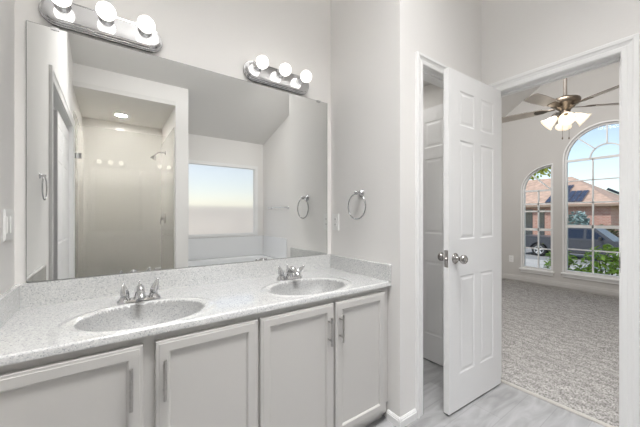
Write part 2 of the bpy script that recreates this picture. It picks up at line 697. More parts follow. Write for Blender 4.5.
def casing(b, a0, a1, z1, place, legs=(1, 1), z0=0, prof=CASE):
    """mitred casing round an opening a0..a1 up to z1; place(a, z, thickness) -> point"""
    path_in = [(a0, z0, -1, 0), (a0, z1, -1, 1), (a1, z1, 1, 1), (a1, z0, 1, 0)]
    segs = [(0, 1)] * legs[0] + [(1, 2)] + [(2, 3)] * legs[1]
    n = len(prof)
    for i, j in segs:
        vs = []
        for k in (i, j):
            a, z, da, dz = path_in[k]
            vs += [place(a + da * w, z + dz * w, t) for w, t in prof]
        fs = [(m, (m + 1) % n, n + (m + 1) % n, n + m) for m in range(n)] + [tuple(range(n)), tuple(range(2 * n - 1, n - 1, -1))]
        bm = bmesh.new()
        bv = [bm.verts.new(v) for v in vs]
        for f in fs:
            bm.faces.new([bv[q] for q in f])
        b.frombm(bm)
    return b


def jamb(b, a0, a1, z1, d0, d1, place, stop=None):
    t = .018
    for r in (rect(a0, 0, a0 + t, z1), rect(a1 - t, 0, a1, z1), rect(a0, z1 - t, a1, z1)):
        b.prism(r, d0, d1, place)
    if stop:
        s = t + .012
        for r in (rect(a0 + t, 0, a0 + s, z1 - t), rect(a1 - s, 0, a1 - t, z1 - t), rect(a0 + t, z1 - s, a1 - t, z1 - t)):
            b.prism(r, stop[0], stop[1], place)
    return b


b = MB()
# the wall hole gets the jamb set just inside it
casing(b, DOOR_Y0, DOOR_Y1, DOOR_H, lambda a, z, t: (XB - t, a, z))
casing(b, DOOR_Y0, DOOR_Y1, DOOR_H, lambda a, z, t: (XB2 + t, a, z))
jamb(b, DOOR_Y0 - .016, DOOR_Y1 + .016, DOOR_H + .016, XB + .001, XB2 - .001, YZ, (XB + .045, XB + .08))
o = struct(b.build('trim_bedroom_doorway', 'trim_white'), 'white door casing around the bedroom doorway', 'door frame')
sp = MB().box(XB + .004, DOOR_Y0 + .0018, .87, XB + .034, DOOR_Y0 + .004, .98, .0008)
sp.box(XB - .004, DOOR_Y0 + .0018, .895, XB + .004, DOOR_Y0 + .006, .955, .0008)
sp.build('strike_plate', 'satin_nickel', o)['label'] = 'dark metal strike plate on the right door jamb'
b = MB()
casing(b, TX0, TX1 - .012, 2.07, lambda a, z, t: (a, YA - t, z), prof=[(w * .86, t) for w, t in CASE])
jamb(b, TX0 - .016, TX1 + .016, 2.086, YA + .001, YA + .109, XZ, (YA + .03, YA + .065))
struct(b.build('trim_toilet_doorway', 'trim_white'), 'white door casing around the toilet room doorway', 'door frame')
b = MB()
casing(b, CL0, CL1, 2.06, lambda a, z, t: (XL + t, a, z))
jamb(b, CL0 - .016, CL1 + .016, 2.076, XL - .109, XL - .001, YZ)
b.box(XL - .075, CL0, 2.005, XL - .06, CL1, 2.058)
struct(b.build('trim_closet_doorway', 'trim_white'), 'white casing around the sliding closet doors reflected in the mirror', 'door frame')


def base(b, p0, p1, nrm, h=.085, t=.013):
    """baseboard with a stepped cap from p0 to p1, sticking out along nrm"""
    p0, p1, n = Vector((*p0, 0)), Vector((*p1, 0)), Vector((*nrm, 0))
    prof = [(0, 0), (t, 0), (t, h * .72), (t * .75, h * .76), (t * .75, h * .86), (t * .4, h * .95), (t * .35, h), (0, h)]
    vs = [p + n * a + Vector((0, 0, z)) for p in (p0, p1) for a, z in prof]
    m = len(prof)
    bm = bmesh.new()
    bv = [bm.verts.new(v) for v in vs]
    for k in range(m):
        bm.faces.new([bv[q] for q in (k, (k + 1) % m, m + (k + 1) % m, m + k)])
    bm.faces.new(bv[:m])
    bm.faces.new(bv[m:])
    b.frombm(bm)
    return b


b = MB()
base(b, (XT - .0005, YA - .012), (XT - .0005, 1.155), (-1, 0), .055)
base(b, (XT - .013, YA - .0005), (TX0 - .062, YA - .0005), (0, -1), .055)
struct(b.build('baseboard_right', 'trim_white'), 'white baseboard round the wall corner beside the vanity', 'baseboard')
b = MB()
base(b, (TX1 + .06, YA - .0005), (XB - .02, YA - .0005), (0, -1), .095)
struct(b.build('baseboard_alcove', 'trim_white'), 'short white baseboard behind the open white door', 'baseboard')
b = MB()
base(b, (XW - .0005, -1.14), (XW - .0005, 3.26), (-1, 0), .12)
b.v = [(x, y, max(z, .034)) for x, y, z in b.v]
struct(b.build('baseboard_bedroom', 'wall_paint_bedroom'), 'baseboard along the carpet under the bedroom windows', 'baseboard')
b = MB()
base(b, (XB - .001, YTW), (XB - .001, DOOR_Y0 - .075), (-1, 0), .095)
struct(b.build('baseboard_tub', 'trim_white'), 'white baseboard between the bedroom doorway and the tub', 'baseboard')
b = MB()
base(b, (XL + .0005, CL1 + .075), (XL + .0005, 1.15), (1, 0), .095)
struct(b.build('baseboard_left', 'trim_white'), 'white baseboard between closet and vanity on the left wall', 'baseboard')


# ------------------------------------------------------------------ panel doors
def panel_door(w, h, t, cols, rows, both=True):
    """door leaf standing on z=0, hinge edge at x=0, front face at y=0, back at y=t; cols/rows = cut positions with panel cells"""
    b = MB()
    xs = [0] + [v for c in cols for v in c] + [w]
    zs = [0] + [v for c in rows for v in c] + [h]
    for side in ((0, 1) if both else (0,)):
        bm = bmesh.new()
        V = [[bm.verts.new((x, 0, z)) for z in zs] for x in xs]
        pan = []
        for i in range(len(xs) - 1):
            for j in range(len(zs) - 1):
                f = bm.faces.new((V[i][j], V[i + 1][j], V[i + 1][j + 1], V[i][j + 1]))
                if i % 2 == 1 and j % 2 == 1:
                    pan.append(f)
        bm.normal_update()
        for th, dp in ((.010, -.0028), (.014, 0), (.016, .0022)):
            bmesh.ops.inset_individual(bm, faces=pan, thickness=th, depth=dp)
        vs = [v.co.copy() for v in bm.verts]
        if side:
            vs = [Vector((v.x, t - v.y, v.z)) for v in vs]
        bm.verts.index_update()
        fs = [[v.index for v in f.verts] for f in bm.faces]
        if side:
            fs = [list(reversed(f)) for f in fs]
        b.add(vs, fs)
        bm.free()
    y0, y1 = 0, t
    if not both:
        b.add([(0, t, 0), (w, t, 0), (w, t, h), (0, t, h)], [(3, 2, 1, 0)])
    b.add([(0, 0, 0), (w, 0, 0), (w, 0, h), (0, 0, h), (0, t, 0), (w, t, 0), (w, t, h), (0, t, h)],
          [(0, 4, 5, 1), (1, 5, 6, 2), (2, 6, 7, 3), (3, 7, 4, 0)])
    return b


def knob_mb(rose=.032, ball=.027):
    prof = [(rose, 0), (rose, .004), (rose * .8, .010), (.014, .012), (.011, .030), (.016, .036), (ball * .9, .044), (ball, .054), (ball * .92, .064), (ball * .6, .071), (.001, .073)]
    return prof


SIX_C = [(.105, .265), (.335, .495)]
SIX_R = [(.21, .80), (1.02, 1.62), (1.71, 1.92)]
# bedroom door, opened about a right angle into the bathroom
dw, dh, dt = .605, 2.03, .035
door = thing('door_1', 'white six-panel bedroom door standing open with round nickel knob', 'door', (2.207, .932, .012))
door.rotation_euler = (0, 0, math.atan2(.957 - .932, 1.600 - 2.207))
door['kind'] = 'structure'
# local +x runs from hinge to latch; front (camera) side is local +y after the half turn
lf = panel_door(dw, dh, dt, SIX_C, SIX_R)
lf.v = [(x, y - dt, z) for x, y, z in lf.v]
lf.build('door_leaf', 'door_white', door)
for sgn in (1, -1):
    M = Matrix.Translation((dw - .06, 0 if sgn > 0 else -dt, .91)) @ Matrix.Rotation(R(-90 * sgn), 4, 'X')
    MB().lathe(knob_mb(), 28, M).build('door_knob', 'satin_nickel', door)
lt = MB().box(dw - .0005, -dt + .005, .86, dw + .0012, -.005, .96).lathe([(.010, 0), (.010, .008), (.004, .012)], 12, Matrix.Translation((dw, -dt / 2, .91)) @ Matrix.Rotation(R(90), 4, 'Y'))
lt.build('latch', 'satin_nickel', door)
for z in (.2, 1.02, 1.83):
    MB().tube([(-.006, -dt - .002, z - .045), (-.006, -dt - .002, z + .045)], .006, 10).box(-.004, -dt, z - .045, -.001, -.004, z + .045).build('hinge', 'satin_nickel', door)
# toilet room door, swung into the toilet room
d2 = thing('door_2', 'shaded six-panel door inside the dim toilet room', 'door', (2.085, 1.195, .012), R(90))
d2['kind'] = 'structure'
lf = panel_door(.59, 2.03, .035, [(.10, .26), (.33, .49)], SIX_R)
lf.v = [(x, y - .035, z) for x, y, z in lf.v]
lf.build('door_leaf', 'door_white', d2)
for sgn in (1, -1):
    M = Matrix.Translation((.53, 0 if sgn > 0 else -.035, .91)) @ Matrix.Rotation(R(-90 * sgn), 4, 'X')
    MB().lathe(knob_mb(), 20, M).build('door_knob', 'satin_nickel', d2)
# sliding closet doors in the left wall (seen in the mirror)
cw = .74
lf = panel_door(cw, 1.985, .030, [(.10, .38), (.46, .74)], [(.18, .80), (.94, 1.60), (1.68, 1.88)])
d3 = lf.build('door_3', 'door_white')
d3.location = (XL - .020, CL0 + .004, .012)
d3.rotation_euler = (0, 0, R(90))
struct(d3, 'white panelled sliding closet door in front, reflected in the mirror', 'closet door')
lf = panel_door(cw - .05, 1.985, .030, [(.10, .36), (.43, .69)], [(.18, .80), (.94, 1.60), (1.68, 1.88)])
d4 = lf.build('door_4', 'door_white')
d4.location = (XL - .062, CL0 + .004, .012)
d4.rotation_euler = (0, 0, R(90))
struct(d4, 'white panelled sliding closet door behind the front one', 'closet door')
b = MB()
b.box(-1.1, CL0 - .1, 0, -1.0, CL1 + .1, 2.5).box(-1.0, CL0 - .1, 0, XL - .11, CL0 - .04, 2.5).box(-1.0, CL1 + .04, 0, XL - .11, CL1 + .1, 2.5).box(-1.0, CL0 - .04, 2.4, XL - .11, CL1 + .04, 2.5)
struct(b.build('wall_closet_inside', 'closet_painted_shade'), 'walls inside the closet behind the sliding doors', 'wall')

# ------------------------------------------------------------------ vanity cabinet
YF = 1.155          # face frame front
YD = 1.136          # door fronts
CT = .775           # underside of the top
van = thing('vanity_cabinet', 'light grey four-door vanity cabinet below the speckled top', 'cabinet', ((XL + XT) / 2, 1.42, 0))
VO = Vector(van.location)


def vb(m, name, mats, parent=van):
    """build a part of the vanity from world coordinates"""
    return m.build(name, mats, parent, None) if False else _place(m, name, mats, parent)


def _place(m, name, mats, parent):
    org = Vector((0, 0, 0))
    p = parent
    while p is not None:
        org += Vector(p.location)
        p = p.parent
    m.v = [tuple(Vector(v) - org) for v in m.v]
    return m.build(name, mats, parent)


x0, x1 = XL + .002, XT - .016
fr = MB()
zb = .045
dx = [(x0 + .02, .086), (.121, .494), (.505, .892), (.903, 1.262)]
for a, c in ((x0, x0 + .045), (.060, .148), (.470, .530), (.868, .928), (1.235, x1)):
    fr.box(a, YF, zb, c, YF + .019, CT - .001)
for za, zc in ((zb, .10), (.72, CT - .001)):
    fr.box(x0, YF + .0005, za, x1, YF + .0185, zc)
vb(fr, 'face_frame', 'cabinet_paint')
cs = MB()
cs.box(x0, YF + .019, zb, x0 + .016, YM - .002, CT - .001).box(x1 - .016, YF + .019, zb, x1, YM - .002, CT - .001)
cs.box(x0 + .016, YF + .019, .085, x1 - .016, YM - .002, .10).box(x0 + .016, YM - .010, .1, x1 - .016, YM - .002, CT - .15)
cs.box(.105, YF + .02, .10, .12, YM - .01, .6).box(.495, YF + .02, .10, .51, YM - .01, .6).box(.89, YF + .02, .10, .905, YM - .01, .6)
vb(cs, 'carcass', 'cabinet_paint')
vb(MB().box(x0, 1.185, 0, x1 - .002, 1.20, zb + .04), 'toe_kick', 'cabinet_paint')
vb(MB().box(x1 + .0005, YF + .002, .10, XT - .002, YF + .018, CT - .002), 'filler_strip', 'cabinet_paint')


def cab_door(xa, xb, za, zb_, y):
    """recessed-panel door, front at y"""
    bm = bmesh.new()
    w, h, t = xb - xa, zb_ - za, .0185
    bmesh.ops.create_cube(bm, size=1)
    for v in bm.verts:
        v.co = Vector((xa + (v.co.x + .5) * w, y + (v.co.y + .5) * t, za + (v.co.z + .5) * h))
    bm.normal_update()
    fr_ = [f for f in bm.faces if f.normal.y < -.9]
    bmesh.ops.inset_individual(bm, faces=fr_, thickness=.004, depth=.0)
    outer = [v for v in bm.verts if abs(v.co.y - y) < 1e-5 and not any(v in f.verts for f in fr_)]
    for v in outer:
        v.co.y += .004
    bmesh.ops.inset_individual(bm, faces=fr_, thickness=.010, depth=0)
    bmesh.ops.inset_individual(bm, faces=fr_, thickness=.003, depth=.0015)
    bmesh.ops.inset_individual(bm, faces=fr_, thickness=.040, depth=0)
    bmesh.ops.inset_individual(bm, faces=fr_, thickness=.006, depth=-.003)
    bmesh.ops.inset_individual(bm, faces=fr_, thickness=.004, depth=-.006)
    m = MB().frombm(bm)
    return m


for i, (a, c) in enumerate(dx):
    d = vb(cab_door(a, c, .078, .747, YD), 'door', 'cabinet_paint')
    hx = (c - .036) if i in (0, 2) else (a + .026)
    yy = YD - .030
    hm = MB().tube([(hx, yy, .553), (hx, yy, .688)], .0058, 12)
    for z in (.578, .663):
        hm.tube([(hx, YD + .002, z), (hx, yy, z)], .0045, 10)
    vb(hm, 'handle', 'brushed_nickel', d)

# ------------------------------------------------------------------ vanity top with two moulded basins
top = thing('countertop', 'white and grey speckled stone vanity top with two oval basins', 'countertop', ((XL + XT) / 2, 1.42, CT))
ZT = .80
SINKS = [(.108, 1.315), (.858, 1.315)]
SA, SB = .212, .152
GX0, GX1, GY0, GY1 = XL + .001, XT - .001, 1.130, YM - .001


def er(x, y, i):
    sx, sy = SINKS[i]
    return math.hypot((x - sx) / SA, (y - sy) / SB)


def deck_z(x, y):
    z = ZT
    for i in (0, 1):
        r = er(x, y, i)
        if r < 1.0:
            z -= .145 * (1 - r * r) ** .75 if r < .999 else 0
        elif r < 1.26:
            z += .0035 * math.sin((r - 1.0) / .26 * PI) ** 2
    return z


NX, NY = 330, 116
ys = [GY0, GY0, GY0 + .002, GY0 + .006] + [GY0 + .006 + (GY1 - GY0 - .006) * j / NY for j in range(1, NY + 1)]
zs_front = [CT, ZT - .006, ZT - .002, None]
verts, idx = [], {}
for i in range(NX + 1):
    x = GX0 + (GX1 - GX0) * i / NX
    for j, y in enumerate(ys):
        z = zs_front[j] if j < 3 else deck_z(x, y)
        idx[i, j] = len(verts)
        verts.append((x, y, z))
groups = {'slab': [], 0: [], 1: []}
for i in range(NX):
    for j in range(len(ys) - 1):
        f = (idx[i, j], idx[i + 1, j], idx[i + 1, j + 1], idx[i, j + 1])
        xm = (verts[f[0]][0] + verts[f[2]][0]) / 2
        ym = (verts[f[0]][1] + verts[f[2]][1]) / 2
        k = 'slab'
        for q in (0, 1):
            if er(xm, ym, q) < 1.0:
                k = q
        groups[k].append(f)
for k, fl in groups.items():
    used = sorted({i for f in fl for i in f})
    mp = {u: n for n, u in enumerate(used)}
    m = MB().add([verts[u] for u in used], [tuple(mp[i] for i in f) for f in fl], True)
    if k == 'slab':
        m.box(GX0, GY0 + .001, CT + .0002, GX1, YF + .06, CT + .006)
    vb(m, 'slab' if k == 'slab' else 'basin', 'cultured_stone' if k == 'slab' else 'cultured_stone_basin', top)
for sx, sy in SINKS:
    M = Matrix.Translation((sx, sy + .01, ZT - .1455))
    vb(MB().lathe([(.024, 0), (.024, .003), (.018, .004), (.016, .0015), (.001, .0015)], 20, M), 'drain', 'chrome', top)
vb(MB().box(GX0, YM - .021, ZT - .002, GX1, YM - .0005, .897, .003), 'backsplash', 'cultured_stone', top)
vb(MB().box(GX1 - .020, 1.128, ZT - .002, GX1, YM - .0215, .897, .003), 'side_splash', 'cultured_stone', top)
vb(MB().box(GX0, 1.128, ZT - .002, GX0 + .020, YM - .0215, .897, .003), 'side_splash', 'cultured_stone', top)


# ------------------------------------------------------------------ faucets
def faucet(x, y, label, lever):
    t = thing('faucet', label, 'faucet', (x, y, ZT), group='chrome basin faucets')
    b = MB()
    out = arc(.055, 0, .027, .027, -90, 90, 10) + arc(-.055, 0, .027, .027, 90, 270, 10)
    ins = [(u * .965, v * .9) for u, v in out]
    b.prism(out, 0, .008, XY)
    n = len(out)
    b.add([(u, v, .008) for u, v in out] + [(u, v, .016) for u, v in ins], [(i, (i + 1) % n, n + (i + 1) % n, n + i) for i in range(n)] + [tuple(range(n, 2 * n))], False)
    b.build('base', 'chrome', t)
    s = MB()
    s.lathe([(.026, .010), (.023, .020), (.020, .034), (.018, .044)], 20)
    path = [(0, .004, .030), (0, .000, .046), (0, -.012, .058), (0, -.030, .064), (0, -.052, .062), (0, -.074, .054), (0, -.092, .042), (0, -.098, .034)]
    s.tube(path, [.020, .020, .019, .0175, .016, .0145, .0125, .012], 18)
    s.sphere((0, .002, .050), .020, 18, 12)
    s.build('spout', 'chrome', t)
    MB().tube([(0, .028, .012), (0, .028, .078)], .0025, 8).sphere((0, .028, .080), .005, 12, 8).build('lift_rod', 'chrome', t)
    for sg, (lx, ly, lz) in zip((-1, 1), lever):
        cx = sg * .054
        h = MB()
        M = Matrix.Translation((cx, 0, .008))
        h.lathe([(.026, 0), (.024, .006), (.0185, .014), (.017, .022), (.0175, .026)], 20, M)
        h.tube([(cx, 0, .034), (cx + lx * .25, ly * .25, .034 + lz * .3), (cx + lx * .6, ly * .6, .034 + lz * .65), (cx + lx, ly, .034 + lz)], [.0175, .0165, .0115, .0055], 16)
        h.sphere((cx + lx, ly, .034 + lz), .0058, 12, 8)
        h.build('handle', 'chrome', t)
    return t


faucet(.100, 1.512, 'chrome two-handle faucet by the left basin', ((-.006, .0, .046), (.016, .004, .052)))
faucet(.858, 1.520, 'chrome two-handle faucet by the right basin', ((-.010, .008, .044), (.050, .004, .030)))

# ------------------------------------------------------------------ mirror
MX0, MX1, MZ0, MZ1 = -.288, 1.266, .900, 1.985
mir = thing('wall_mirror', 'large frameless mirror on the wall above the vanity top', 'mirror', ((MX0 + MX1) / 2, YM, MZ0))
vb(MB().box(MX0, YM - .006, MZ0, MX1, YM - .001, MZ1), 'glass', 'mirror_silver', mir)
e = MB()
for q in ((MX0 - .0015, MZ0, MX0, MZ1), (MX1, MZ0, MX1 + .0025, MZ1), (MX0, MZ0 - .0018, MX1, MZ0), (MX0, MZ1, MX1, MZ1 + .001)):
    e.box(q[0], YM - .0062, q[1], q[2], YM - .001, q[3])
vb(e, 'edge', 'mirror_edge', mir)
for x, z in ((.19, MZ0), (.78, MZ0), (1.19, MZ1), (-.20, MZ1)):
    s = 1 if z == MZ0 else -1
    vb(MB().box(x - .014, YM - .010, min(z - s * .004, z + s * .010), x + .014, YM - .0063, max(z - s * .004, z + s * .010), .0015), 'clip', 'chrome', mir)


# ------------------------------------------------------------------ vanity lights
def vanity_light(x, label):
    t = thing('vanity_light', label, 'wall light', (x, YM - .0005, 2.055), group='three-globe vanity lights')
    b = MB()
    L = .172
    lay = [(.058, 0), (.060, .006), (.058, .012), (.053, .013), (.055, .019), (.053, .025), (.048, .026), (.050, .031), (.048, .036), (.043, .037), (.041, .039)]
    rings = []
    for r, d in lay:
        o = arc(L, 0, r, r, -90, 90, 12) + arc(-L, 0, r, r, 90, 270, 12)
        rings.append([(u, -d, v) for u, v in o])
    n = len(rings[0])
    vs = [p for rg in rings for p in rg]
    fs = []
    for i in range(len(rings) - 1):
        for k in range(n):
            l = (k + 1) % n
            fs.append((i * n + k, i * n + l, (i + 1) * n + l, (i + 1) * n + k))
    fs.append(tuple((len(rings) - 1) * n + k for k in range(n)))
    b.add(vs, fs)
    b.build('back_plate', 'chrome_plate', t)
    for k in (-1, 0, 1):
        M = Matrix.Translation((k * .152, -.038, .020)) @ Matrix.Rotation(R(90), 4, 'X')
        sk_ = MB().lathe([(.030, 0), (.029, .004), (.023, .008), (.0215, .030), (.019, .032)], 24, M).build('socket', 'chrome', t)
        M = Matrix.Translation((k * .152, -.064, .020)) @ Matrix.Rotation(R(90), 4, 'X')
        pr = [(.015, 0), (.017, .008)] + [(max(.001,   .0365 * math.sin(R(a))), .040 - .0365 * math.cos(R(a))) for a in range(28, 181, 8)]
        bl = MB().lathe(pr, 28, M).build('bulb', 'bulb', t)
        bl['label'] = 'lit white globe bulb'
    return t


vanity_light(-.020, 'chrome three-globe light above the left half of the mirror')
vanity_light(.872, 'chrome three-globe light above the right half of the mirror')


# ------------------------------------------------------------------ towel rings, bar, plates
def towel_ring(x, y, z, sg, label):
    """sg = direction away from the wall along x"""
    t = thing('towel_ring', label, 'towel ring', (x, y, z), )
    M = Matrix.Rotation(R(90 * sg), 4, 'Y')
    MB().lathe([(.024, 0), (.024, .005), (.019, .009), (.012, .013), (.0095, .030), (.012, .040), (.014, .048), (.010, .056), (.001, .058)], 24, M).build('post', 'ring_chrome', t)
    r = .080
    MB().tube([(sg * .044, r * math.sin(2 * PI * k / 40), -r - .006 + r * math.cos(2 * PI * k / 40)) for k in range(40)], .0042, 10, closed=True).build('ring', 'ring_chrome', t)
    return t


towel_ring(XT - .0005, 1.375, 1.320, -1, 'chrome towel ring on the wall right of the mirror')
t = thing('towel_ring', 'small thin towel ring on the left wall, seen only in the mirror', 'towel ring', (XL + .0005, 1.19, 1.395))
MB().lathe([(.016, 0), (.015, .004), (.010, .007), (.008, .018), (.010, .022), (.008, .027), (.001, .028)], 20, Matrix.Rotation(R(90), 4, 'Y')).build('post', 'chrome', t)
MB().tube([(.021, .064 * math.sin(2 * PI * k / 36), -.068 + .064 * math.cos(2 * PI * k / 36)) for k in range(36)], .0034, 10, closed=True).build('ring', 'ring_chrome', t)
t = thing('towel_bar', 'slim chrome towel bar beside the tub, seen in the mirror', 'towel bar', (XB - .0005, -.87, 1.30))
MB().tube([(-.055, -.31, 0), (-.055, .31, 0)], .008, 12).build('bar', 'chrome', t)
for s in (-1, 1):
    MB().lathe([(.022, 0), (.022, .006), (.012, .012), (.011, .05), (.013, .062), (.001, .064)], 18, Matrix.Translation((0, s * .29, 0)) @ Matrix.Rotation(R(-90), 4, 'Y')).build('post', 'chrome', t)


def plate(name, label, cat, place, w, h, kinds):
    """wall plate in local a (across), z; place(a, z, d) -> world point"""
    m = MB().prism([(-w / 2, -h / 2), (w / 2, -h / 2), (w / 2, h / 2), (-w / 2, h / 2)], .0005, .004, place)
    m.prism([(-w / 2 + .004, -h / 2 + .004), (w / 2 - .004, -h / 2 + .004), (w / 2 - .004, h / 2 - .004), (-w / 2 + .004, h / 2 - .004)], .004, .006, place)
    o = m.build(name, 'plate_white')
    tag(o, label, cat)
    n = len(kinds)
    for i, k in enumerate(kinds):
        c = (i - (n - 1) / 2) * .046
        if k == 'rocker':
            q = MB().prism(rect(c - .0165, -.033, c + .0165, .033), .006, .0075, place)
            q.prism([(c - .014, -.030), (c + .014, -.030), (c + .014, .030), (c - .014, .030)], .0075, .0082, place)
            q.build('rocker', 'plate_white', o)
        else:
            for z in (-.019, .019):
                q = MB().prism([(c + u, z + v) for u, v in arc(0, 0, .0165, .014, 0, 360, 20)[:-1]], .006, .0075, place)
                for s in (-.006, .006):
                    q.mat(1).prism(rect(c + s - .0012, z - .003, c + s + .0012, z + .006), .0075, .0078, place)
                q.mat(0)
                q.build('socket', ['plate_white', 'slot_dark'], o)
    return o


plate('light_switch', 'white double rocker switch plate on the left wall', 'light switch', lambda a, z, d: (XL + d, 1.600 + a, 1.142 + z), .116, .118, ['rocker', 'rocker'])
plate('wall_outlet', 'white wall outlet plate beside the mirror, right corner', 'outlet', lambda a, z, d: (XT - d, 1.640 + a, 1.130 + z), .072, .118, ['outlet'])
plate('wall_outlet', 'white wall outlet plate low on the bedroom window wall', 'outlet', lambda a, z, d: (XW - d, 2.30 + a, .40 + z), .072, .118, ['outlet'])

# ------------------------------------------------------------------ shower fittings
gd = thing('shower_door', 'frameless clear glass shower door reflected in the mirror', 'shower door', (XL + .014, YS - .06, .12))
vb(MB().box(XL + .018, YS - .064, .125, XS - .016, YS - .055, 2.12), 'glass', 'glass_shower', gd)
for z in (.45, 1.80):
    vb(MB().box(XL + .0125, YS - .075, z - .03, XL + .018, YS - .044, z + .03).box(XL + .018, YS - .070, z - .028, XL + .066, YS - .0645, z + .028, .002).box(XL + .018, YS - .0545, z - .028, XL + .066, YS - .049, z + .028, .002), 'hinge', 'chrome', gd)
sh = thing('shower_sprayer', 'chrome shower head on a curved arm, seen in the mirror', 'shower head', (XS - .0125, -1.22, 2.05))
a = MB().tube([(0, 0, 0), (-.04, -.01, .006), (-.08, -.02, .004), (-.11, -.03, -.016), (-.125, -.035, -.04)], .0085, 12)
a.lathe([(.03, 0), (.028, .006), (.012, .012)], 20, Matrix.Rotation(R(-90), 4, 'Y'))
a.build('arm', 'chrome', sh)
M = Matrix.Translation((-.122, -.034, -.034)) @ Matrix.Rotation(R(205), 4, 'Y')
MB().lathe([(.012, 0), (.016, .015), (.022, .025), (.040, .055), (.042, .064), (.038, .067), (.001, .067)], 24, M).build('head', 'chrome', sh)
sv = thing('shower_valve', 'chrome shower valve lever below the shower head, seen in the mirror', 'shower valve', (XS - .0125, -1.27, 1.13))
MB().lathe([(.075, 0), (.072, .006), (.03, .012), (.026, .05), (.022, .055), (.001, .056)], 28, Matrix.Rotation(R(-90), 4, 'Y')).build('escutcheon', 'chrome', sv)
MB().tube([(-.048, 0, 0), (-.055, .02, -.03), (-.060, .035, -.075)], [.011, .009, .006], 12).build('lever', 'chrome', sv)
rl = thing('recessed_light', 'round recessed downlight in the shower ceiling, seen in the mirror', 'ceiling light', (.10, -1.28, ZS))
MB().lathe([(.062, -.0005), (.085, -.0005), (.085, -.006), (.066, -.010), (.062, -.004)], 32, caps=False).build('trim_ring', 'plate_white', rl)
MB().lathe([(.062, -.003), (.001, -.003)], 32).build('lens', 'recessed_lens', rl)

# ------------------------------------------------------------------ bathtub with tiled surround
tub = thing('bathtub', 'white bathtub and surround under the frosted window, seen in the mirror', 'bathtub', (1.5, -1.1, 0))
m = MB()
ox0, ox1, oy0, oy1 = XP + .003, XB - .003, YTW + .003, -.74
cx, cy = (ox0 + ox1) / 2, (oy0 + oy1) / 2
N = 48


def sup(a, rx, ry, p):
    c, s = math.cos(a), math.sin(a)
    return (math.copysign(abs(c) ** (2 / p), c) * rx, math.copysign(abs(s) ** (2 / p), s) * ry)


rings = [(ox1 - ox0, oy1 - oy0, 60, 0.0), (ox1 - ox0, oy1 - oy0, 60, .47), (ox1 - ox0 - .01, oy1 - oy0 - .01, 40, .48), (ox1 - ox0 - .16, oy1 - oy0 - .16, 6, .478), (ox1 - ox0 - .2, oy1 - oy0 - .2, 5, .45), (ox1 - ox0 - .4, oy1 - oy0 - .3, 4, .12), (ox1 - ox0 - .6, oy1 - oy0 - .45, 4, .09), (.01, .01, 4, .09)]
vs, fs = [], []
for w_, h_, p, z in rings:
    for k in range(N):
        u, v = sup(2 * PI * (k + .5) / N, w_ / 2, h_ / 2, p)
        vs.append((cx + u, cy + v, z))
for i in range(len(rings) - 1):
    for k in range(N):
        l = (k + 1) % N
        fs.append((i * N + k, i * N + l, (i + 1) * N + l, (i + 1) * N + k))
m.add(vs, fs, False)
vb(m, 'basin', 'tub_white', tub)
s = MB()
s.box(ox0, YTW + .0005, .482, ox1, YTW + .014, .815, .003)
s.box(XB - .014, YTW + .0145, .482, XB - .0005, -.62, .815, .003)
s.box(XP + .0005, YTW + .0145, .482, XP + .014, -.62, .815, .003)
vb(s, 'surround', 'tub_white', tub)

# ------------------------------------------------------------------ windows
w1 = thing('window_1', 'square frosted window over the tub, reflected in the mirror', 'window', ((WX0 + WX1) / 2, YTW - .07, WZ0))
w1['kind'] = 'structure'
f = MB().holed(rect(WX0 - .012, WZ0 - .012, WX1 + .012, WZ1 + .012), [rect(WX0 + .04, WZ0 + .04, WX1 - .04, WZ1 - .04)], YTW + .0006, YTW + .014, XZ)
f.holed(rect(WX0 + .0005, WZ0 + .0005, WX1 - .0005, WZ1 - .0005), [rect(WX0 + .035, WZ0 + .035, WX1 - .035, WZ1 - .035)], YTW - .10, YTW - .05, XZ)
vb(f, 'window_frame', 'trim_white', w1)
vb(MB().box(WX0 + .034, YTW - .078, WZ0 + .034, WX1 - .034, YTW - .074, WZ1 - .034), 'pane', 'glass_frosted', w1)

w2 = thing('window_2', 'narrow quarter-round bedroom window left of the larger arched one', 'window', (XW, (Q_0 + Q_1) / 2, Q_B))
w2['kind'] = 'structure'
D0, D1 = XW + .03, XW + .085
f = MB().holed(quarter_outline(.0005), [quarter_outline(.028)], D0, D1, YZ)
f.holed(quarter_outline(-.012), [quarter_outline(.006)], XW - .010, XW - .0006, YZ)
vb(f, 'window_frame', 'trim_white', w2)
g = MB()
MD0, MD1 = D0 + .012, D1 - .012


def bar(g, a, c, w):
    a, c = Vector((*a, 0)), Vector((*c, 0))
    d = (c - a).normalized()
    n = Vector((-d.y, d.x, 0)) * w / 2
    g.prism([(a + n)[:2], (a - n)[:2], (c - n)[:2], (c + n)[:2]], MD0, MD1, YZ)


for z, w in ((Q_S - .01, .03), (1.37, .026), (1.245, .026), (.935, .040), (.615, .018)):
    bar(g, (Q_0 + .025, z), (Q_1 - .025, z), w)
bar(g, (1.905, Q_B + .02), (1.905, Q_S - .01), .018)
bar(g, (Q_0 + .03, Q_S), (Q_0 + .42 * .72, Q_S + .40 * .66), .018)
vb(g, 'glazing_bars', 'trim_white', w2)
vb(MB().prism(quarter_outline(.02), XW + .056, XW + .060, YZ), 'pane', 'glass_clear', w2)
vb(MB().box(XW - .045, Q_0 - .03, Q_B - .028, XW + .029, Q_1 + .03, Q_B - .003, .005).box(XW - .018, Q_0 - .015, Q_B - .075, XW - .0005, Q_1 + .015, Q_B - .028, .003), 'sill', 'trim_white', w2)

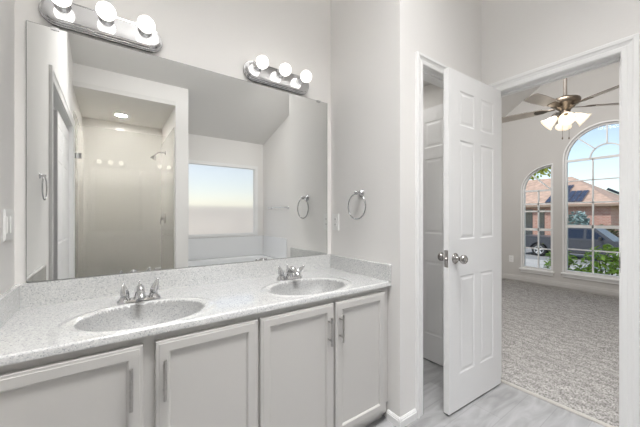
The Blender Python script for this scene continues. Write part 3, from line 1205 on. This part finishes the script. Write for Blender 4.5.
w3 = thing('window_3', 'tall arched bedroom window with sunburst top, beside the right door casing', 'window', (XW, A_C, A_B))
w3['kind'] = 'structure'
f = MB().holed(arch_outline(.0005), [arch_outline(.032)], D0, D1, YZ)
f.holed(arch_outline(-.014), [arch_outline(.006)], XW - .010, XW - .0006, YZ)
vb(f, 'window_frame', 'trim_white', w3)
g = MB()
for z, w in ((A_S - .012, .035), (1.715, .016), (1.375, .022), (1.005, .045), (.645, .018)):
    bar(g, (A_C - A_R + .03, z), (A_C + A_R - .03, z), w)
for s in (-1, 1):
    bar(g, (A_C + s * .155, A_B + .03), (A_C + s * .155, A_S - .01), .018)
ri = .185
g.holed(arc(A_C, A_S, ri + .008, ri + .008, 0, 180, 24) + list(reversed(arc(A_C, A_S, ri - .008, ri - .008, 0, 180, 24))), [], MD0, MD1, YZ)
for aa in (45, 90, 135):
    bar(g, (A_C + ri * math.cos(R(aa)), A_S + ri * math.sin(R(aa))), (A_C + (A_R - .03) * math.cos(R(aa)), A_S + (A_R - .03) * math.sin(R(aa))), .016)
vb(g, 'glazing_bars', 'trim_white', w3)
vb(MB().prism(arch_outline(.02), XW + .056, XW + .060, YZ), 'pane', 'glass_clear', w3)
vb(MB().box(XW - .045, A_C - A_R - .03, A_B - .028, XW + .029, A_C + A_R + .03, A_B - .003, .005).box(XW - .018, A_C - A_R - .015, A_B - .075, XW - .0005, A_C + A_R + .015, A_B - .028, .003), 'sill', 'trim_white', w3)

# ------------------------------------------------------------------ ceiling fan
FX, FY, FZ = 4.1, 1.075, 2.37
fan = thing('ceiling_fan', 'five-blade bedroom ceiling fan with lit glass shades', 'ceiling fan', (FX, FY, FZ))
MB().lathe([(.075, 3.83 - FZ), (.070, 3.79 - FZ), (.03, 3.74 - FZ), (.02, 3.73 - FZ)], 24).build('canopy', 'fan_metal', fan)
MB().tube([(0, 0, .12), (0, 0, 3.76 - FZ)], .019, 14).build('downrod', 'fan_rod', fan)
MB().lathe([(.02, .135), (.05, .125), (.06, .105), (.125, .095), (.135, .080), (.135, .045), (.120, .030), (.095, .020), (.08, -.005), (.055, -.02), (.05, -.035)], 32).build('motor_housing', 'fan_metal', fan)
for k in range(5):
    an = R(26 + 72 * k)
    M = Matrix.Rotation(an, 4, 'Z') @ Matrix.Rotation(R(12), 4, 'X')
    out = [(.20, -.050), (.30, -.062), (.50, -.070), (.64, -.066)] + [(.64 + .025 * math.cos(R(q)), .066 * math.sin(R(q))) for q in range(-75, 76, 15)] + [(.64, .066), (.50, .070), (.30, .062), (.20, .050)]
    bl = MB().prism(out, .006, .010, XY)
    n = len(out)
    bl.mat(1).add([(u, v, z) for z in (.0055, .0105) for u, v in [(.43 + (u - .43) * 1.004, v * 1.02) for u, v in out]], [(i, (i + 1) % n, n + (i + 1) % n, n + i) for i in range(n)])
    bl.v = [tuple(M @ Vector(v)) for v in bl.v]
    o = bl.build('blade', ['fan_blade', 'fan_blade_edge'], fan)
    br = MB().prism([(.09, -.018), (.15, -.014), (.20, -.040), (.27, -.040), (.285, 0), (.27, .040), (.20, .040), (.15, .014), (.09, .018)], .0, .0055, XY)
    br.v = [tuple(M @ Vector(v)) for v in br.v]
    br.build('blade_bracket', 'fan_metal', o)
MB().lathe([(.05, -.03), (.045, -.05), (.06, -.065), (.06, -.10), (.045, -.12), (.02, -.13), (.001, -.133)], 24).build('light_kit', 'fan_metal', fan)
for k in range(4):
    an = R(20 + 90 * k)
    Mz = Matrix.Rotation(an, 4, 'Z')
    M = Mz @ Matrix.Translation((.075, 0, -.088)) @ Matrix.Rotation(R(180 - 50), 4, 'Y')
    s_ = MB()
    pr = [(.022, .0), (.030, .015), (.042, .04), (.050, .07), (.060, .10), (.076, .122)]
    s_.lathe(pr + [(r_ - .003, z_) for r_, z_ in reversed(pr)], 28, M, caps=False)
    o = s_.build('lamp_shade', 'fan_shade', fan)
    o['label'] = 'lit frosted glass bell shade'
    MB().tube([tuple(Mz @ Vector((.04, 0, -.080))), tuple(Mz @ Vector((.078, 0, -.090)))], .012, 10).build('shade_arm', 'fan_metal', o)
for x_, y_ in ((.02, -.03), (-.03, .015)):
    MB().tube([(x_, y_, -.11), (x_, y_, -.33)], .0018, 6).sphere((x_, y_, -.34), .007, 10, 8, (1, 1, 1.8)).build('pull_chain', 'fan_metal', fan)

# ------------------------------------------------------------------ outdoors
b = MB().prism([(XW + .14, -.30), (19.0, -1.25), (19.0, -1.5), (XW + .14, -1.5)], -30, 40, XZ)
struct(b.build('ground_yard', 'concrete'), 'pale sloping concrete yard outside the bedroom windows', 'ground')
b = MB().box(19.0, -30, -1.6, 27, 60, -1.32)
struct(b.build('road', 'asphalt'), 'grey street under the parked pickup truck', 'road')
b = MB().box(27, -40, -1.6, 90, 90, -1.22)
struct(b.build('ground_lawn', 'lawn'), 'green lawn in front of the brick house across the street', 'lawn')
b = MB().box(-6, -40, -.6, XW - .5, YTW - .3, -.2)
struct(b.build('ground_side', 'concrete_pale'), 'ground outside the frosted window', 'ground')
fn = MB()
for k in range(60):
    xx = -3.5 + k * .15
    fn.box(xx, -4.62, -.2, xx + .144, -4.60, 1.42)
tag(fn.build('fence', 'fence_wood'), 'pale wooden fence blurred behind the frosted window', 'fence')

# pickup truck: runs along y, front towards -y
tr = thing('pickup_truck', 'dark grey crew-cab pickup truck parked across from the windows', 'pickup truck', (22.3, 5.2, -1.32))
TW = .97       # half width
b = MB()
low = [(-2.95, .42), (-2.98, .75), (-2.80, 1.02), (-1.62, 1.12), (-1.50, 1.14), (.62, 1.14), (.62, 1.20), (2.78, 1.20), (2.80, .50), (2.62, .42), (2.14, .42)]
low += [(1.68 + .46 * math.cos(R(a)), .42 + .44 * math.sin(R(a))) for a in range(0, 181, 15)]
low += [(-1.48, .36)]
low += [(-1.95 + .46 * math.cos(R(a)), .42 + .44 * math.sin(R(a))) for a in range(0, 181, 15)]
b.prism(low, -TW, TW, YZ)
b.build('body', 'truck_paint', tr)
cab = [(-1.62, 1.125), (-.88, 1.78), (-.70, 1.83), (.35, 1.84), (.46, 1.80), (.58, 1.135)]
c = MB()
rr = []
n = len(cab)
vs = []
for sx in (-1, 1):
    for u, v in cab:
        k = 1 - .17 * max(0, (v - 1.12)) / .72
        vs.append((sx * TW * .985 * k, u, v))
c.add(vs, [tuple(range(n)), tuple(range(2 * n - 1, n - 1, -1))] + [(i, n + i, n + (i + 1) % n, (i + 1) % n) for i in range(n)])
c.build('cab', 'truck_paint', tr)


def side_pt(u, v, sx, e=.006):
    k = 1 - .17 * max(0, (v - 1.12)) / .72
    return (sx * (TW * .985 * k + e), u, v)


for sx in (-1, 1):
    for poly in ([(-1.32, 1.20), (-.78, 1.70), (-.52, 1.72), (-.52, 1.20)], [(-.40, 1.20), (-.40, 1.72), (.30, 1.72), (.42, 1.60), (.46, 1.20)]):
        w_ = MB().add([side_pt(u, v, sx) for u, v in poly] + [side_pt(u, v, sx, -.01) for u, v in poly],
                      [tuple(range(len(poly))), tuple(range(2 * len(poly) - 1, len(poly) - 1, -1))] + [(i, len(poly) + i, len(poly) + (i + 1) % len(poly), (i + 1) % len(poly)) for i in range(len(poly))])
        w_.build('side_window', 'truck_glass', tr)
    for yh in (-.36, .56):
        MB().box(min(sx * TW, sx * (TW + .025)), yh, 1.02, max(sx * TW, sx * (TW + .025)), yh + .14, 1.05, .004).build('door_handle', 'black_plastic', tr)
    MB().box(min(sx * (TW + .0), sx * (TW + .2)), -1.18, 1.16, max(sx * TW, sx * (TW + .2)), -1.06, 1.34, .03).build('mirror', 'black_plastic', tr)
    MB().box(min(sx * (TW - .02), sx * (TW + .04)), -1.45, .33, max(sx * (TW - .02), sx * (TW + .04)), 1.15, .41, .01).build('running_board', 'black_plastic', tr)
for u, v, nm, mt in ((-2.97, .80, 'front_bumper', 'alloy'), (2.80, .55, 'rear_bumper', 'alloy')):
    MB().box(-TW + .03, u - .08, v - .22, TW - .03, u + .08, v, .03).build(nm, mt, tr)
for sx in (-.97, .73):
    MB().box(sx, 2.79, .78, sx + .24, 2.82, 1.12, .01).build('tail_light', 'truck_lamp_red', tr)
for yw in (-1.95, 1.68):
    for sx in (-1, 1):
        M = Matrix.Translation((sx * (TW - .13), yw, .38)) @ Matrix.Rotation(R(90 * sx), 4, 'Y')
        wh = MB().lathe([(.22, -.11), (.34, -.12), (.38, -.09), (.38, .09), (.34, .12), (.25, .115)], 32, M).build('wheel', 'rubber', tr)
        rm = MB().lathe([(.25, .118), (.245, .125), (.225, .122), (.215, .106)], 32, M, caps=False)
        rm.mat(1).lathe([(.215, .105), (.001, .105)], 32, M).mat(0)
        for q in range(5):
            Mq = M @ Matrix.Rotation(2 * PI * q / 5, 4, 'Z')
            rm.box(.03, -.035, .1055, .24, .035, .130, .006, Mq)
        rm.lathe([(.07, .106), (.06, .134), (.001, .136)], 16, M)
        rm.build('rim', ['alloy', 'rubber'], wh)

# brick house across the street
HX, HE, HR = 31.0, 2.05, 5.0       # front face, eave and ridge heights
hs = thing('house', 'red brick house with brown hipped roof across the street', 'house', (36, 12, -1.22))
HY0, HY1 = 5.35, 26.0
vb(MB().box(HX, HY0, -1.22, HX + 12, HY1, HE - .1), 'walls', 'brick_red', hs)
m = MB()
ex = .5
e0, e1, e2, e3 = (HX - ex, HY0 - ex), (HX + 12 + ex, HY0 - ex), (HX + 12 + ex, HY1 + ex), (HX - ex, HY1 + ex)
r0, r1 = (HX + 6, HY0 + 3.85), (HX + 6, HY1 - 6)
V = [(*e0, HE), (*e1, HE), (*e2, HE), (*e3, HE), (*r0, HR), (*r1, HR)]
m.add(V, [(0, 1, 4), (1, 2, 5, 4), (2, 3, 5), (3, 0, 4, 5), (3, 2, 1, 0)])
vb(m, 'roof', 'roof_shingle', hs)
m = MB()
m.box(HX - ex - .04, HY0 - ex - .04, HE - .16, HX - ex, HY1 + ex, HE + .02).box(HX - ex, HY0 - ex - .04, HE - .16, HX + 12 + ex, HY0 - ex, HE + .02).box(HX - ex, HY0 - ex, HE - .14, HX, HY1 + ex, HE - .1)
vb(m, 'fascia', 'fascia', hs)
for ya, yb in ((10.45, 11.35), (9.55, 10.0), (14.8, 16.2), (19.4, 20.8)):
    vb(MB().box(HX - .03, ya, -.9, HX + .05, yb, HE - .35), 'window', 'house_window', hs)


def roof_pt(u, v, e):
    """u along y, v along slope 0..1 on the front roof face"""
    x = HX - ex + (6 + ex) * v
    z = HE + (HR - HE) * v
    n = Vector((-(HR - HE), 0, 6 + ex)).normalized() * e
    return (x + n.x, u, z + n.z)


k = 0
for ya, yb, va, vb_ in ((7.0, 9.5, .05, .40), (8.35, 9.5, .42, .62)):
    p = MB()
    nc, nr = 6, 2
    for i in range(nc):
        for j in range(nr):
            u0 = ya + (yb - ya) * i / nc + .02
            u1 = ya + (yb - ya) * (i + 1) / nc - .02
            v0 = va + (vb_ - va) * j / nr + .004
            v1 = va + (vb_ - va) * (j + 1) / nr - .004
            q = [roof_pt(u, v, e) for e in (.06, .12) for u, v in ((u0, v0), (u1, v0), (u1, v1), (u0, v1))]
            p.add(q, [(0, 1, 2, 3), (7, 6, 5, 4), (0, 4, 5, 1), (1, 5, 6, 2), (2, 6, 7, 3), (3, 7, 4, 0)])
    vb(p, 'solar_panel', 'solar', hs)['label'] = 'dark blue solar panels on the front roof slope'
n_ = Vector((0, -(HR - HE), 3.85 + ex)).normalized()
n_ = Vector((0, n_.y, n_.z))
hip = lambda a, v, e: tuple(Vector((*e1, HE)) + (Vector((*r0, HR)) - Vector((*e1, HE))) * v + Vector((-a, 0, 0)) + n_ * e)
q = [hip(a, v, e) for e in (.08, .30) for a, v in ((.1, .30), (1.1, .30), (1.1, .52), (.1, .52))]
vb(MB().add(q, [(0, 1, 2, 3), (7, 6, 5, 4), (0, 4, 5, 1), (1, 5, 6, 2), (2, 6, 7, 3), (3, 7, 4, 0)]), 'solar_panel', 'solar', hs)


def leaf_cloud(n, c, rad, size, rng, flat=.0):
    m = MB()
    for _ in range(n):
        while True:
            p = Vector((rng.uniform(-1, 1), rng.uniform(-1, 1), rng.uniform(-1, 1)))
            if .35 < p.length < 1:
                break
        q = Vector((c[0] + p.x * rad[0], c[1] + p.y * rad[1], c[2] + p.z * rad[2]))
        Rm = Matrix.Rotation(rng.uniform(0, 2 * PI), 3, 'Z') @ Matrix.Rotation(rng.uniform(-1.0, 1.0), 3, 'X') @ Matrix.Rotation(rng.uniform(-.8, .8), 3, 'Y')
        s_ = size * rng.uniform(.7, 1.3)
        out = [(0, -1, 0), (.42, -.3, .08), (.36, .4, .1), (0, 1, 0), (-.36, .4, .1), (-.42, -.3, .08)]
        m.add([q + Rm @ (Vector(v) * s_) for v in out], [(0, 1, 2, 3), (0, 3, 4, 5)])
    return m


def shrub(x, y, z0, rad, n, size, mat, label, cat='shrub', seed=1, name='shrub', stem=True, flowers=0):
    rng = random.Random(seed)
    t = thing(name, label, cat, (x, y, z0))
    leaf_cloud(n, (0, 0, rad[2] + .05), rad, size, rng).build('foliage', mat, t)
    m = MB()
    for _ in range(6):
        a_ = rng.uniform(0, 2 * PI)
        m.tube([(0, 0, -.1), (math.cos(a_) * rad[0] * .3, math.sin(a_) * rad[1] * .3, rad[2]), (math.cos(a_) * rad[0] * .6, math.sin(a_) * rad[1] * .6, rad[2] * 1.6)], [.012, .009, .004], 6)
    m.build('stem', 'bark', t)
    if flowers:
        f_ = MB()
        for _ in range(flowers):
            a_, h_ = rng.uniform(0, 2 * PI), rng.uniform(.3, 1.4)
            f_.sphere((math.cos(a_) * rad[0] * .95, math.sin(a_) * rad[1] * .95, rad[2] * h_), .035, 8, 5)
        f_.build('blossom', 'petal', t)
    return t


GZ = lambda x: -.30 - .95 * (x - 6) / 13
shrub(7.6, 2.06, GZ(7.6), (.32, .30, .42), 420, .06, 'leaf_green', 'green leafy shrub outside the arched window, left one', seed=3, flowers=14)
shrub(7.5, 1.38, GZ(7.5), (.36, .35, .50), 520, .06, 'leaf_green', 'taller green leafy shrub outside the arched window, by the right door casing', seed=5, flowers=14)
shrub(8.0, 3.15, GZ(8.0), (.22, .24, .33), 200, .055, 'leaf_green', 'small green shrub low outside the quarter-round window', seed=8)
shrub(29.0, 6.85, -1.22, (.9, .75, 1.35), 700, .17, 'leaf_blue', 'blue-green shrub against the brick house', seed=11)
shrub(29.2, 5.35, -1.22, (.8, .75, .85), 500, .14, 'leaf_dark', 'dark olive shrub against the brick house', seed=12)
# yellow-green tree above the quarter-round window
tt = thing('tree', 'yellow-green leafy tree over the roof, seen through the quarter-round window', 'tree', (14.0, 4.65, -.9))
leaf_cloud(1400, (0, 0, 4.9), (1.4, 1.12, 1.4), .11, random.Random(21)).build('crown', 'leaf_yellow', tt)
MB().tube([(0, 1.1, 0), (0, 1.0, 2.4), (.1, .4, 3.9), (.2, 0, 4.8)], [.13, .11, .08, .04], 10).build('trunk', 'bark', tt)
